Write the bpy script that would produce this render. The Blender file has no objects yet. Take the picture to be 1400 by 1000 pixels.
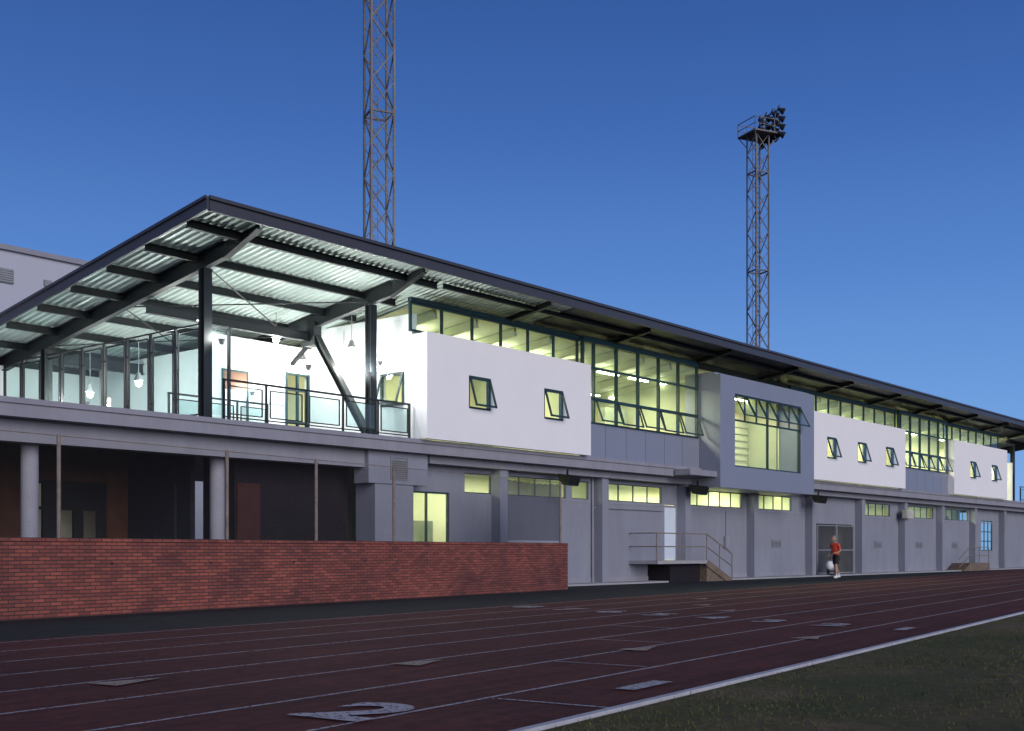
import bpy, math, random
from mathutils import Vector, Matrix
random.seed(4)
D = bpy.data
scene = bpy.context.scene
COL = scene.collection

# ------------------------------------------------------------------ materials
def newmat(name):
    m = D.materials.new(name); m.use_nodes = True
    nt = m.node_tree; nt.nodes.clear()
    out = nt.nodes.new('ShaderNodeOutputMaterial')
    return m, nt, out
def N(nt, typ, **kw):
    n = nt.nodes.new(typ)
    for k, v in kw.items(): setattr(n, k, v)
    return n
def pmat(name, col, rough=0.7, metal=0.0, var=0.15, scale=2.0, bump=0.0, bscale=60, streak=0.0, spec=0.4):
    m, nt, out = newmat(name)
    b = N(nt, 'ShaderNodeBsdfPrincipled')
    b.inputs['Roughness'].default_value = rough
    b.inputs['Metallic'].default_value = metal
    b.inputs['Specular IOR Level'].default_value = spec
    tc = N(nt, 'ShaderNodeTexCoord')
    n1 = N(nt, 'ShaderNodeTexNoise'); n1.inputs['Scale'].default_value = scale; n1.inputs['Detail'].default_value = 8
    n1.inputs['Roughness'].default_value = 0.65
    nt.links.new(tc.outputs['Object'], n1.inputs['Vector'])
    r = N(nt, 'ShaderNodeValToRGB')
    c0 = [c * (1 - var) for c in col]; c1 = [min(1, c * (1 + var)) for c in col]
    r.color_ramp.elements[0].position = 0.3; r.color_ramp.elements[1].position = 0.7
    r.color_ramp.elements[0].color = (*c0, 1); r.color_ramp.elements[1].color = (*c1, 1)
    nt.links.new(n1.outputs['Fac'], r.inputs['Fac'])
    colout = r.outputs['Color']
    if streak > 0:
        mp = N(nt, 'ShaderNodeMapping'); mp.inputs['Scale'].default_value = (1.3, 1.3, 0.30)
        nt.links.new(tc.outputs['Object'], mp.inputs['Vector'])
        n2 = N(nt, 'ShaderNodeTexNoise'); n2.inputs['Scale'].default_value = 1.2; n2.inputs['Detail'].default_value = 10
        n2.inputs['Roughness'].default_value = 0.7; n2.inputs['Distortion'].default_value = 0.6
        nt.links.new(mp.outputs['Vector'], n2.inputs['Vector'])
        r2 = N(nt, 'ShaderNodeValToRGB')
        r2.color_ramp.elements[0].position = 0.30; r2.color_ramp.elements[1].position = 0.62
        g = 1 - streak
        r2.color_ramp.elements[0].color = (g, g, g, 1); r2.color_ramp.elements[1].color = (1, 1, 1, 1)
        nt.links.new(n2.outputs['Fac'], r2.inputs['Fac'])
        mx = N(nt, 'ShaderNodeMix', data_type='RGBA', blend_type='MULTIPLY'); mx.inputs[0].default_value = 1
        nt.links.new(colout, mx.inputs[6]); nt.links.new(r2.outputs['Color'], mx.inputs[7])
        colout = mx.outputs[2]
    nt.links.new(colout, b.inputs['Base Color'])
    if bump > 0:
        n3 = N(nt, 'ShaderNodeTexNoise'); n3.inputs['Scale'].default_value = bscale; n3.inputs['Detail'].default_value = 4
        nt.links.new(tc.outputs['Object'], n3.inputs['Vector'])
        bp = N(nt, 'ShaderNodeBump'); bp.inputs['Strength'].default_value = bump; bp.inputs['Distance'].default_value = 0.02
        nt.links.new(n3.outputs['Fac'], bp.inputs['Height']); nt.links.new(bp.outputs['Normal'], b.inputs['Normal'])
    nt.links.new(b.outputs[0], out.inputs[0])
    return m
def emat(name, col, strength):
    m, nt, out = newmat(name)
    e = N(nt, 'ShaderNodeEmission'); e.inputs[0].default_value = (*col, 1); e.inputs[1].default_value = strength
    nt.links.new(e.outputs[0], out.inputs[0]); return m
def glassmat(name, tint, base=0.05, diffuse=0.0, dcol=(0.5, 0.6, 0.6), gcol=(0.9, 0.95, 1), graze=0.6):
    m, nt, out = newmat(name)
    t = N(nt, 'ShaderNodeBsdfTransparent'); t.inputs[0].default_value = (*tint, 1)
    g = N(nt, 'ShaderNodeBsdfGlossy'); g.inputs['Roughness'].default_value = 0.03; g.inputs[0].default_value = (*gcol, 1)
    lw = N(nt, 'ShaderNodeLayerWeight'); lw.inputs[0].default_value = 0.5
    pw = N(nt, 'ShaderNodeMath', operation='POWER'); pw.inputs[1].default_value = 5.0
    nt.links.new(lw.outputs['Facing'], pw.inputs[0])
    ml = N(nt, 'ShaderNodeMath', operation='MULTIPLY'); ml.inputs[1].default_value = graze
    nt.links.new(pw.outputs[0], ml.inputs[0])
    ad = N(nt, 'ShaderNodeMath', operation='ADD'); ad.inputs[1].default_value = base; ad.use_clamp = True
    nt.links.new(ml.outputs[0], ad.inputs[0])
    mx = N(nt, 'ShaderNodeMixShader')
    nt.links.new(ad.outputs[0], mx.inputs[0]); nt.links.new(t.outputs[0], mx.inputs[1]); nt.links.new(g.outputs[0], mx.inputs[2])
    last = mx
    if diffuse > 0:
        d = N(nt, 'ShaderNodeBsdfDiffuse'); d.inputs[0].default_value = (*dcol, 1)
        m2 = N(nt, 'ShaderNodeMixShader'); m2.inputs[0].default_value = diffuse
        nt.links.new(mx.outputs[0], m2.inputs[1]); nt.links.new(d.outputs[0], m2.inputs[2]); last = m2
    nt.links.new(last.outputs[0], out.inputs[0]); return m
def meshwire(name, cell, wire, col, base=0.0):
    """chain-link: diagonal wires, local X along fence, Z up"""
    m, nt, out = newmat(name)
    tc = N(nt, 'ShaderNodeTexCoord'); sp = N(nt, 'ShaderNodeSeparateXYZ')
    nt.links.new(tc.outputs['Object'], sp.inputs[0])
    def mth(op, a, b=None):
        n = N(nt, 'ShaderNodeMath', operation=op)
        if isinstance(a, float): n.inputs[0].default_value = a
        else: nt.links.new(a, n.inputs[0])
        if b is not None:
            if isinstance(b, float): n.inputs[1].default_value = b
            else: nt.links.new(b, n.inputs[1])
        return n.outputs[0]
    X, Z = sp.outputs[0], sp.outputs[2]
    u = mth('DIVIDE', mth('ADD', X, Z), cell); v = mth('DIVIDE', mth('SUBTRACT', X, Z), cell)
    fu = mth('FRACT', u); fv = mth('FRACT', v)
    w = wire / cell
    a = mth('LESS_THAN', fu, w); b = mth('LESS_THAN', fv, w)
    c = mth('MAXIMUM', mth('MAXIMUM', a, b), float(base))
    tr = N(nt, 'ShaderNodeBsdfTransparent'); d = N(nt, 'ShaderNodeBsdfDiffuse'); d.inputs[0].default_value = (*col, 1)
    mx = N(nt, 'ShaderNodeMixShader')
    nt.links.new(c, mx.inputs[0]); nt.links.new(tr.outputs[0], mx.inputs[1]); nt.links.new(d.outputs[0], mx.inputs[2])
    nt.links.new(mx.outputs[0], out.inputs[0]); return m

M = {}
M['white'] = pmat('white_stucco', (0.80, 0.80, 0.83), 0.85, var=0.02, scale=0.8, bump=0.12, bscale=90)
M['white_in'] = pmat('white_plaster', (0.70, 0.73, 0.74), 0.8, var=0.04, scale=0.8)
M['grey'] = pmat('grey_stucco', (0.245, 0.26, 0.315), 0.85, var=0.07, scale=0.5, bump=0.25, bscale=50, streak=0.12)
M['slab'] = pmat('painted_concrete', (0.27, 0.275, 0.325), 0.8, var=0.06, scale=1.2, bump=0.15, streak=0.16)
M['panel'] = pmat('metal_panel', (0.25, 0.27, 0.34), 0.45, metal=0.2, var=0.04, scale=0.6)
M['steel'] = pmat('dark_steel', (0.014, 0.018, 0.021), 0.5, var=0.2, scale=3)
M['fascia'] = pmat('roof_fascia', (0.050, 0.051, 0.065), 0.45, var=0.1, scale=1)
M['deck'] = pmat('corrugated_deck', (0.52, 0.60, 0.57), 0.42, metal=0.2, var=0.06, scale=1)
M['frame'] = pmat('window_frame', (0.018, 0.045, 0.05), 0.4, var=0.1)
M['glass'] = glassmat('window_glass', (0.88, 0.96, 0.90), 0.04)
M['sash_glass'] = glassmat('sash_glass', (0.86, 0.94, 0.88), 0.10)
M['screen_glass'] = glassmat('screen_glass', (0.72, 0.86, 0.85), 0.04, diffuse=0.08, dcol=(0.45, 0.58, 0.57))
M['inwall'] = pmat('interior_wall', (0.66, 0.66, 0.46), 0.8, var=0.05)
M['inwall2'] = pmat('interior_partition', (0.50, 0.52, 0.35), 0.8, var=0.05)
M['inceil'] = pmat('interior_ceiling', (0.55, 0.58, 0.44), 0.8, var=0.05)
M['infloor'] = pmat('interior_floor', (0.2, 0.18, 0.12), 0.7)
M['furn'] = pmat('interior_cabinet', (0.22, 0.25, 0.18), 0.6, var=0.3, scale=1.0)
M['tube'] = emat('fluorescent_tube', (0.95, 1.0, 0.70), 14)
M['bulb'] = emat('lamp_bulb', (1, 0.93, 0.78), 90)
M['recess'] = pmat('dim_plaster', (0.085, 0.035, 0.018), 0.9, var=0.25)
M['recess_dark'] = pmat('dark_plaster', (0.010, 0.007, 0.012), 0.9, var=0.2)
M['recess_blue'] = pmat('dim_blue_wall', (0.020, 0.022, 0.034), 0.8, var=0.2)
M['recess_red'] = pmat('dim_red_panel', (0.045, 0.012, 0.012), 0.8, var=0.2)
M['column'] = pmat('column_concrete', (0.33, 0.33, 0.38), 0.8, var=0.10, bump=0.2)
M['galv'] = pmat('galvanised', (0.30, 0.30, 0.31), 0.5, metal=0.4, var=0.15)
M['rustpipe'] = pmat('rusty_pipe', (0.20, 0.16, 0.14), 0.7, var=0.3, scale=6)
M['tower'] = pmat('weathered_tower_steel', (0.15, 0.14, 0.14), 0.6, metal=0.2, var=0.4, scale=0.5)
M['black'] = pmat('black_paint', (0.01, 0.011, 0.013), 0.5)
M['door'] = pmat('pale_door', (0.62, 0.70, 0.80), 0.5, var=0.03)
M['concrete'] = pmat('concrete_walk', (0.33, 0.33, 0.35), 0.85, var=0.12, scale=3, bump=0.2)
M['timber'] = pmat('weathered_timber', (0.16, 0.12, 0.09), 0.8, var=0.3, scale=5)
M['orange'] = pmat('varnished_wood', (0.16, 0.08, 0.05), 0.5, var=0.2)
M['bgwhite'] = pmat('pale_render', (0.42, 0.44, 0.52), 0.85, var=0.04, scale=0.2)
M['lens'] = pmat('floodlight_lens', (0.30, 0.31, 0.34), 0.2, metal=0.6)
M['ac'] = pmat('ac_casing', (0.5, 0.48, 0.42), 0.5)
M['chain'] = meshwire('chain_link', 0.06, 0.0035, (0.07, 0.07, 0.08))
M['chain_dense'] = meshwire('privacy_mesh', 0.07, 0.010, (0.07, 0.075, 0.10), base=0.60)
M['line'] = pmat('track_line_paint', (0.40, 0.375, 0.39), 0.8, var=0.25, scale=3)
M['tan'] = pmat('track_mark_paint', (0.33, 0.25, 0.19), 0.8, var=0.2, scale=4)
M['kerb'] = pmat('track_kerb', (0.42, 0.42, 0.46), 0.6, var=0.15, scale=4)

def wearpaint(m, thr=0.43):
    nt = m.node_tree
    b = [n for n in nt.nodes if n.type == 'BSDF_PRINCIPLED'][0]
    tc = [n for n in nt.nodes if n.type == 'TEX_COORD'][0]
    n = N(nt, 'ShaderNodeTexNoise'); n.inputs['Scale'].default_value = 22; n.inputs['Detail'].default_value = 8
    nt.links.new(tc.outputs['Object'], n.inputs['Vector'])
    r = N(nt, 'ShaderNodeValToRGB'); r.color_ramp.elements[0].position = thr - 0.06; r.color_ramp.elements[1].position = thr + 0.03
    nt.links.new(n.outputs['Fac'], r.inputs['Fac'])
    nt.links.new(r.outputs['Color'], b.inputs['Alpha'])
wearpaint(M['line'], 0.42)
wearpaint(M['tan'], 0.40)

def brickmat():
    m, nt, out = newmat('red_brick')
    b = N(nt, 'ShaderNodeBsdfPrincipled'); b.inputs['Roughness'].default_value = 0.85
    tc = N(nt, 'ShaderNodeTexCoord'); sp = N(nt, 'ShaderNodeSeparateXYZ'); cb = N(nt, 'ShaderNodeCombineXYZ')
    nt.links.new(tc.outputs['Object'], sp.inputs[0])
    nt.links.new(sp.outputs[0], cb.inputs[0]); nt.links.new(sp.outputs[2], cb.inputs[1])
    br = N(nt, 'ShaderNodeTexBrick'); br.inputs['Scale'].default_value = 1
    br.inputs['Brick Width'].default_value = 0.24; br.inputs['Row Height'].default_value = 0.068
    br.inputs['Mortar Size'].default_value = 0.009; br.inputs['Mortar Smooth'].default_value = 0.3
    br.inputs['Color1'].default_value = (0.30, 0.088, 0.062, 1); br.inputs['Color2'].default_value = (0.16, 0.046, 0.040, 1)
    br.inputs['Mortar'].default_value = (0.055, 0.033, 0.034, 1); br.inputs['Bias'].default_value = 0.0
    nt.links.new(cb.outputs[0], br.inputs['Vector'])
    n1 = N(nt, 'ShaderNodeTexNoise'); n1.inputs['Scale'].default_value = 0.9; n1.inputs['Detail'].default_value = 8
    nt.links.new(tc.outputs['Object'], n1.inputs['Vector'])
    r = N(nt, 'ShaderNodeValToRGB'); r.color_ramp.elements[0].position = 0.3; r.color_ramp.elements[1].position = 0.7
    r.color_ramp.elements[0].color = (0.65, 0.65, 0.70, 1); r.color_ramp.elements[1].color = (1.2, 1.1, 1.05, 1)
    nt.links.new(n1.outputs['Fac'], r.inputs['Fac'])
    mx = N(nt, 'ShaderNodeMix', data_type='RGBA', blend_type='MULTIPLY'); mx.inputs[0].default_value = 1
    nt.links.new(br.outputs['Color'], mx.inputs[6]); nt.links.new(r.outputs['Color'], mx.inputs[7])
    nt.links.new(mx.outputs[2], b.inputs['Base Color'])
    bp = N(nt, 'ShaderNodeBump'); bp.inputs['Strength'].default_value = 0.8; bp.inputs['Distance'].default_value = 0.012; bp.invert = True
    nt.links.new(br.outputs['Fac'], bp.inputs['Height']); nt.links.new(bp.outputs['Normal'], b.inputs['Normal'])
    nt.links.new(b.outputs[0], out.inputs[0]); return m
M['brick'] = brickmat()

def groundmat(name, cols, scales, rough=0.9, bump=0.3, bscale=150, streaks=0):
    m, nt, out = newmat(name)
    b = N(nt, 'ShaderNodeBsdfPrincipled'); b.inputs['Roughness'].default_value = rough
    b.inputs['Specular IOR Level'].default_value = 0.2
    tc = N(nt, 'ShaderNodeTexCoord')
    n1 = N(nt, 'ShaderNodeTexNoise'); n1.inputs['Scale'].default_value = scales[0]; n1.inputs['Detail'].default_value = 10; n1.inputs['Roughness'].default_value = 0.7
    n2 = N(nt, 'ShaderNodeTexNoise'); n2.inputs['Scale'].default_value = scales[1]; n2.inputs['Detail'].default_value = 6
    for n in (n1, n2): nt.links.new(tc.outputs['Object'], n.inputs['Vector'])
    r = N(nt, 'ShaderNodeValToRGB')
    e = r.color_ramp.elements
    e[0].position = 0.30; e[1].position = 0.68
    e[0].color = (*cols[0], 1); e[1].color = (*cols[-1], 1)
    if len(cols) == 3:
        x = e.new(0.5); x.color = (*cols[1], 1)
    nt.links.new(n1.outputs['Fac'], r.inputs['Fac'])
    mm = N(nt, 'ShaderNodeMapRange'); mm.inputs[1].default_value = 0.3; mm.inputs[2].default_value = 0.7
    mm.inputs[3].default_value = 0.72; mm.inputs[4].default_value = 1.22
    nt.links.new(n2.outputs['Fac'], mm.inputs[0])
    mx = N(nt, 'ShaderNodeMix', data_type='RGBA', blend_type='MULTIPLY'); mx.inputs[0].default_value = 1
    nt.links.new(r.outputs['Color'], mx.inputs[6]); nt.links.new(mm.outputs[0], mx.inputs[7])
    last = mx.outputs[2]
    if streaks:
        mp = N(nt, 'ShaderNodeMapping'); mp.inputs['Scale'].default_value = (0.25, 3.5, 1)
        nt.links.new(tc.outputs['Object'], mp.inputs['Vector'])
        n4 = N(nt, 'ShaderNodeTexNoise'); n4.inputs['Scale'].default_value = 1.6; n4.inputs['Detail'].default_value = 8
        nt.links.new(mp.outputs['Vector'], n4.inputs['Vector'])
        m4 = N(nt, 'ShaderNodeMapRange'); m4.inputs[1].default_value = 0.35; m4.inputs[2].default_value = 0.65
        m4.inputs[3].default_value = 1 - streaks; m4.inputs[4].default_value = 1 + streaks * .6
        nt.links.new(n4.outputs['Fac'], m4.inputs[0])
        mx2 = N(nt, 'ShaderNodeMix', data_type='RGBA', blend_type='MULTIPLY'); mx2.inputs[0].default_value = 1
        nt.links.new(last, mx2.inputs[6]); nt.links.new(m4.outputs[0], mx2.inputs[7]); last = mx2.outputs[2]
    nt.links.new(last, b.inputs['Base Color'])
    n3 = N(nt, 'ShaderNodeTexNoise'); n3.inputs['Scale'].default_value = bscale; n3.inputs['Detail'].default_value = 3
    nt.links.new(tc.outputs['Object'], n3.inputs['Vector'])
    bp = N(nt, 'ShaderNodeBump'); bp.inputs['Strength'].default_value = bump; bp.inputs['Distance'].default_value = 0.01
    nt.links.new(n3.outputs['Fac'], bp.inputs['Height']); nt.links.new(bp.outputs['Normal'], b.inputs['Normal'])
    nt.links.new(b.outputs[0], out.inputs[0]); return m
M['track'] = groundmat('track_rubber', [(0.070, 0.021, 0.018), (0.100, 0.027, 0.022), (0.125, 0.034, 0.027)], (0.35, 7), bump=0.5, bscale=120, streaks=0.22)
M['asphalt'] = groundmat('asphalt', [(0.020, 0.024, 0.024), (0.034, 0.038, 0.038)], (0.8, 20), bump=0.5)
M['dirt'] = groundmat('dirt', [(0.06, 0.055, 0.05), (0.12, 0.105, 0.09)], (0.3, 4))
M['turf'] = groundmat('turf', [(0.052, 0.066, 0.016), (0.085, 0.075, 0.024), (0.17, 0.115, 0.06)], (0.45, 9), bump=0.8, bscale=60)
M['blade'] = pmat('grass_blade', (0.085, 0.090, 0.026), 0.85, var=0.45, scale=0.7)

# ------------------------------------------------------------------ geometry helpers
def empty(name, loc=(0, 0, 0), rz=0):
    e = D.objects.new(name, None); COL.objects.link(e); e.location = loc; e.rotation_euler = (0, 0, rz); return e
class P:
    def __init__(s, name, mat, parent=None, loc=(0, 0, 0), rz=0, smooth=False):
        s.name, s.mat, s.parent, s.v, s.f, s.loc, s.rz, s.smooth = name, mat, parent, [], [], loc, rz, smooth
    def add(s, vs, fs):
        o = len(s.v); s.v += [tuple(v) for v in vs]; s.f += [tuple(i + o for i in f) for f in fs]; return s
    def box(s, x0, x1, y0, y1, z0, z1):
        if x0 > x1: x0, x1 = x1, x0
        if y0 > y1: y0, y1 = y1, y0
        if z0 > z1: z0, z1 = z1, z0
        return s.add([(x0, y0, z0), (x1, y0, z0), (x1, y1, z0), (x0, y1, z0), (x0, y0, z1), (x1, y0, z1), (x1, y1, z1), (x0, y1, z1)],
                     [(0, 3, 2, 1), (4, 5, 6, 7), (0, 1, 5, 4), (1, 2, 6, 5), (2, 3, 7, 6), (3, 0, 4, 7)])
    def quad(s, a, b, c, d): return s.add([a, b, c, d], [(0, 1, 2, 3)])
    def beam(s, a, b, w, h=None, up=(0, 0, 1)):
        h = h or w; a, b = Vector(a), Vector(b); d = (b - a).normalized(); up = Vector(up)
        if abs(d.dot(up)) > 0.98: up = Vector((1, 0, 0))
        sx = d.cross(up).normalized(); sy = sx.cross(d).normalized()
        vs = []
        for p in (a, b):
            for i, j in ((-1, -1), (1, -1), (1, 1), (-1, 1)): vs.append(p + sx * i * w / 2 + sy * j * h / 2)
        return s.add(vs, [(0, 1, 2, 3), (7, 6, 5, 4), (0, 4, 5, 1), (1, 5, 6, 2), (2, 6, 7, 3), (3, 7, 4, 0)])
    def ibeam(s, a, b, w, h, tf=0.02):
        a, b = Vector(a), Vector(b)
        d = (b - a).normalized(); sx = d.cross(Vector((0, 0, 1))).normalized(); sy = sx.cross(d).normalized()
        s.beam(a, b, tf, h - 2 * tf)
        for k in (-1, 1): s.beam(a + sy * k * (h / 2 - tf / 2), b + sy * k * (h / 2 - tf / 2), w, tf)
        return s
    def cyl(s, a, b, r, n=10, r2=None, caps=True):
        r2 = r if r2 is None else r2
        a, b = Vector(a), Vector(b); d = (b - a).normalized(); up = Vector((0, 0, 1))
        if abs(d.dot(up)) > 0.98: up = Vector((1, 0, 0))
        sx = d.cross(up).normalized(); sy = sx.cross(d).normalized(); vs = []
        for p, rr in ((a, r), (b, r2)):
            for i in range(n):
                t = 2 * math.pi * i / n; vs.append(p + sx * math.cos(t) * rr + sy * math.sin(t) * rr)
        fs = [(i, (i + 1) % n, n + (i + 1) % n, n + i) for i in range(n)]
        if caps: fs += [tuple(range(n - 1, -1, -1)), tuple(range(n, 2 * n))]
        return s.add(vs, fs)
    def ball(s, c, r, n=10, sc=(1, 1, 1)):
        vs = []; fs = []
        for i in range(n + 1):
            ph = math.pi * i / n
            for j in range(2 * n):
                th = math.pi * j / n
                vs.append((c[0] + r * sc[0] * math.sin(ph) * math.cos(th), c[1] + r * sc[1] * math.sin(ph) * math.sin(th), c[2] + r * sc[2] * math.cos(ph)))
        for i in range(n):
            for j in range(2 * n):
                fs.append((i * 2 * n + j, (i + 1) * 2 * n + j, (i + 1) * 2 * n + (j + 1) % (2 * n), i * 2 * n + (j + 1) % (2 * n)))
        return s.add(vs, fs)
    def wall(s, x0, x1, z0, z1, y0, y1, holes):
        """wall in XZ between y0,y1 with rectangular holes (x0,x1,z0,z1)"""
        xs = sorted(set([x0, x1] + [min(max(h[i], x0), x1) for h in holes for i in (0, 1)]))
        for a, b in zip(xs[:-1], xs[1:]):
            if b - a < 1e-5: continue
            m = (a + b) / 2; zs = sorted([(h[2], h[3]) for h in holes if h[0] < m < h[1]])
            z = z0
            for p, q in zs:
                if p > z + 1e-4: s.box(a, b, y0, y1, z, p)
                z = max(z, q)
            if z1 > z + 1e-4: s.box(a, b, y0, y1, z, z1)
        return s
    def wally(s, y0, y1, z0, z1, x0, x1, holes):
        t = P('t', None); t.wall(y0, y1, z0, z1, x0, x1, holes)
        return s.add([(v[1], v[0], v[2]) for v in t.v], [f[::-1] for f in t.f])
    def done(s):
        me = D.meshes.new(s.name); me.from_pydata(s.v, [], s.f); me.update()
        o = D.objects.new(s.name, me); COL.objects.link(o)
        if s.mat: me.materials.append(s.mat)
        if s.parent: o.parent = s.parent
        o.location = s.loc; o.rotation_euler = (0, 0, s.rz)
        if s.smooth:
            for p in me.polygons: p.use_smooth = True
        return o

TA = math.radians(6.56)   # the track and brick wall run at a slight angle to the building

# ------------------------------------------------------------------ ground
g = P('ground', M['dirt']); g.quad((-1500, -1500, -0.04), (1500, -1500, -0.04), (1500, 1500, -0.04), (-1500, 1500, -0.04)); g.done()
a = P('asphalt_apron', M['asphalt'], rz=TA); a.quad((-60, 13.5, -0.012), (135, 13.5, -0.012), (135, 34, -0.012), (-60, 34, -0.012)); a.done()
Q0 = 4.2; LW = 1.22
t = P('running_track', M['track'], rz=TA); t.quad((-60, Q0 - 0.1, 0), (135, Q0 - 0.1, 0), (135, Q0 + 8 * LW + 0.25, 0), (-60, Q0 + 8 * LW + 0.25, 0)); TRK = t.done()
ln = P('lane_lines', M['line'], TRK)
for i in range(1, 9):
    q = Q0 + i * LW; x = -60
    while x < 135:
        ln.quad((x, q - 0.022, 0.004), (x + 5, q - 0.022, 0.004), (x + 5, q + 0.022, 0.004), (x, q + 0.022, 0.004)); x += 5
def strip(part, p0, q0, p1, q1, w=0.05, z=0.008):
    d = Vector((p1 - p0, q1 - q0, 0)).normalized(); nrm = Vector((-d.y, d.x, 0)) * w / 2
    A = Vector((p0, q0, z)); B = Vector((p1, q1, z)); part.quad(A - nrm, B - nrm, B + nrm, A + nrm)
# staggered start / exchange lines
for i, p in enumerate([7.9, 10.9, 13.9, 16.6, 3.0, 5.5, 1.0, -1]):
    strip(ln, p, Q0 + i * LW + 0.06, p, Q0 + (i + 1) * LW - 0.06, 0.04)
ln.done()
tm = P('exchange_triangles', M['tan'], TRK)
for i, (p, q) in enumerate([(7.1, 8.75), (10.0, 7.65), (12.9, 6.5), (15.8, 5.4), (22, 9.2), (24, 10.6), (27, 12)]):
    tm.add([(p - 0.34, q - 0.18, 0.014), (p + 0.34, q + 0.02, 0.014), (p - 0.34, q + 0.22, 0.014)], [(0, 1, 2)])
tm.done()
def lane_no(txt, p, q, size, sx=1.0, off=0.02):
    c = D.curves.new('lane_number', 'FONT'); c.body = txt; c.size = size; c.align_x = 'CENTER'; c.align_y = 'CENTER'
    c.materials.append(M['line']); c.offset = off
    o = D.objects.new('lane_number', c); COL.objects.link(o); o.parent = TRK
    o.location = (p, q, 0.016); o.rotation_euler = (0, 0, -math.pi / 2); o.scale = (sx, 1, 1)
lane_no('2', 6.65, Q0 + 1.50, 1.2, 1.1, 0.045)
lane_no('1', 9.3, Q0 + 0.52, 1.0, 1.1, 0.04)
for i in range(8): lane_no(str(i + 1), 18.2 + 0.4 * i, Q0 + (i + 0.5) * LW, 1.0, 1.1, 0.03)
k = P('track_kerb', M['kerb'], rz=TA)
x = -60
while x < 135:
    k.box(x, x + 2.97, Q0 - 0.09, Q0 - 0.02, 0, 0.04); x += 3
k.done()
gr = P('grass_field', M['turf'], rz=TA)
gr.quad((-60, -90, 0.012), (135, -90, 0.012), (135, Q0 - 0.1, 0.012), (-60, Q0 - 0.1, 0.012)); GF = gr.done()
bl = P('grass_blades', M['blade'], GF)
for i in range(52000):
    p = 5 + 26 * random.random() ** 1.3; q = Q0 - 0.12 - 7.5 * random.random()
    cl_ = math.sin(p * 1.3 + q * 2.1) + math.sin(p * .7 - q * 1.9) + .5 * math.sin(p * 4.1 + q * 3.3)
    if cl_ > 0.3 and random.random() < 0.8: continue
    h = random.uniform(0.010, 0.032); an = random.uniform(0, 6.28); w = 0.005
    dx, dy = math.cos(an) * w, math.sin(an) * w; lx, ly = random.uniform(-.025, .025), random.uniform(-.025, .025)
    bl.add([(p - dx, q - dy, 0.012), (p + dx, q + dy, 0.012), (p + lx, q + ly, 0.012 + h)], [(0, 1, 2)])
bl.done()

# ------------------------------------------------------------------ building
B = empty('stadium_building')
TW, TB, TS, TU, TC = 25.0, 23.8, 24.1, 24.3, 23.2   # y planes: ground wall, white boxes, slab edge, upper windows, grey bay
ZS = 4.45
RZ = lambda y: 9.21 - 0.154 * (y - 22.5)
BAY = [17.8 + 5.67 * i for i in range(13)]
X0, X1, Y0, Y1 = 16.23, 88.5, 22.5, 40.0
r = P('roof_sheet', M['fascia'], B)
r.add([(X0, Y0, RZ(Y0)), (X1, Y0, RZ(Y0)), (X1, Y1, RZ(Y1)), (X0, Y1, RZ(Y1)),
       (X0, Y0, RZ(Y0) - .06), (X1, Y0, RZ(Y0) - .06), (X1, Y1, RZ(Y1) - .06), (X0, Y1, RZ(Y1) - .06)],
      [(0, 1, 2, 3), (4, 7, 6, 5), (0, 4, 5, 1), (1, 5, 6, 2), (2, 6, 7, 3), (3, 7, 4, 0)])
def sloped(part, x0, x1, y0, y1, d0, d1):
    part.add([(x0, y0, RZ(y0) - d1), (x1, y0, RZ(y0) - d1), (x1, y1, RZ(y1) - d1), (x0, y1, RZ(y1) - d1),
              (x0, y0, RZ(y0) - d0), (x1, y0, RZ(y0) - d0), (x1, y1, RZ(y1) - d0), (x0, y1, RZ(y1) - d0)],
             [(0, 3, 2, 1), (4, 5, 6, 7), (0, 1, 5, 4), (1, 2, 6, 5), (2, 3, 7, 6), (3, 0, 4, 7)])
r.box(X0 - 0.02, X1, Y0 - 0.05, Y0 - 0.003, RZ(Y0) - 0.28, RZ(Y0) + 0.03)
r.box(X0 - 0.03, X1, Y0 - 0.12, Y0 - 0.052, RZ(Y0) - 0.02, RZ(Y0) + 0.06)
r.box(X0 - 0.02, X1, Y0 - 0.12, Y0 - 0.052, RZ(Y0) - 0.30, RZ(Y0) - 0.26)
sloped(r, X0 - 0.07, X0 - 0.003, Y0 - 0.05, Y1, -0.03, 0.26)
sloped(r, X0 - 0.12, X0 - 0.072, Y0 - 0.05, Y1, -0.05, 0.02)
sloped(r, X1 + 0.003, X1 + 0.07, Y0, Y1, -0.03, 0.26)
sloped(r, 30.5, 81.0, Y0 + 0.03, TU + 0.2, 0.15, 0.175)   # flat soffit boards over the enclosed part
r.done()
dk = P('roof_deck', M['deck'], B)
prof = []; x = X0 + 0.03
while x < X1 - 0.25:
    prof += [(x, 0), (x + 0.08, 0), (x + 0.11, 1), (x + 0.19, 1)]; x += 0.22
vs = []
for (px, h) in prof:
    for y in (Y0 + 0.02, Y1 - 0.02): vs.append((px, y, RZ(y) - 0.075 - 0.06 * h))
dk.add(vs, [(2 * i, 2 * i + 1, 2 * i + 3, 2 * i + 2) for i in range(len(prof) - 1)]); dk.done()
st = P('roof_beams', M['steel'], B)
dz = 0.38
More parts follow.
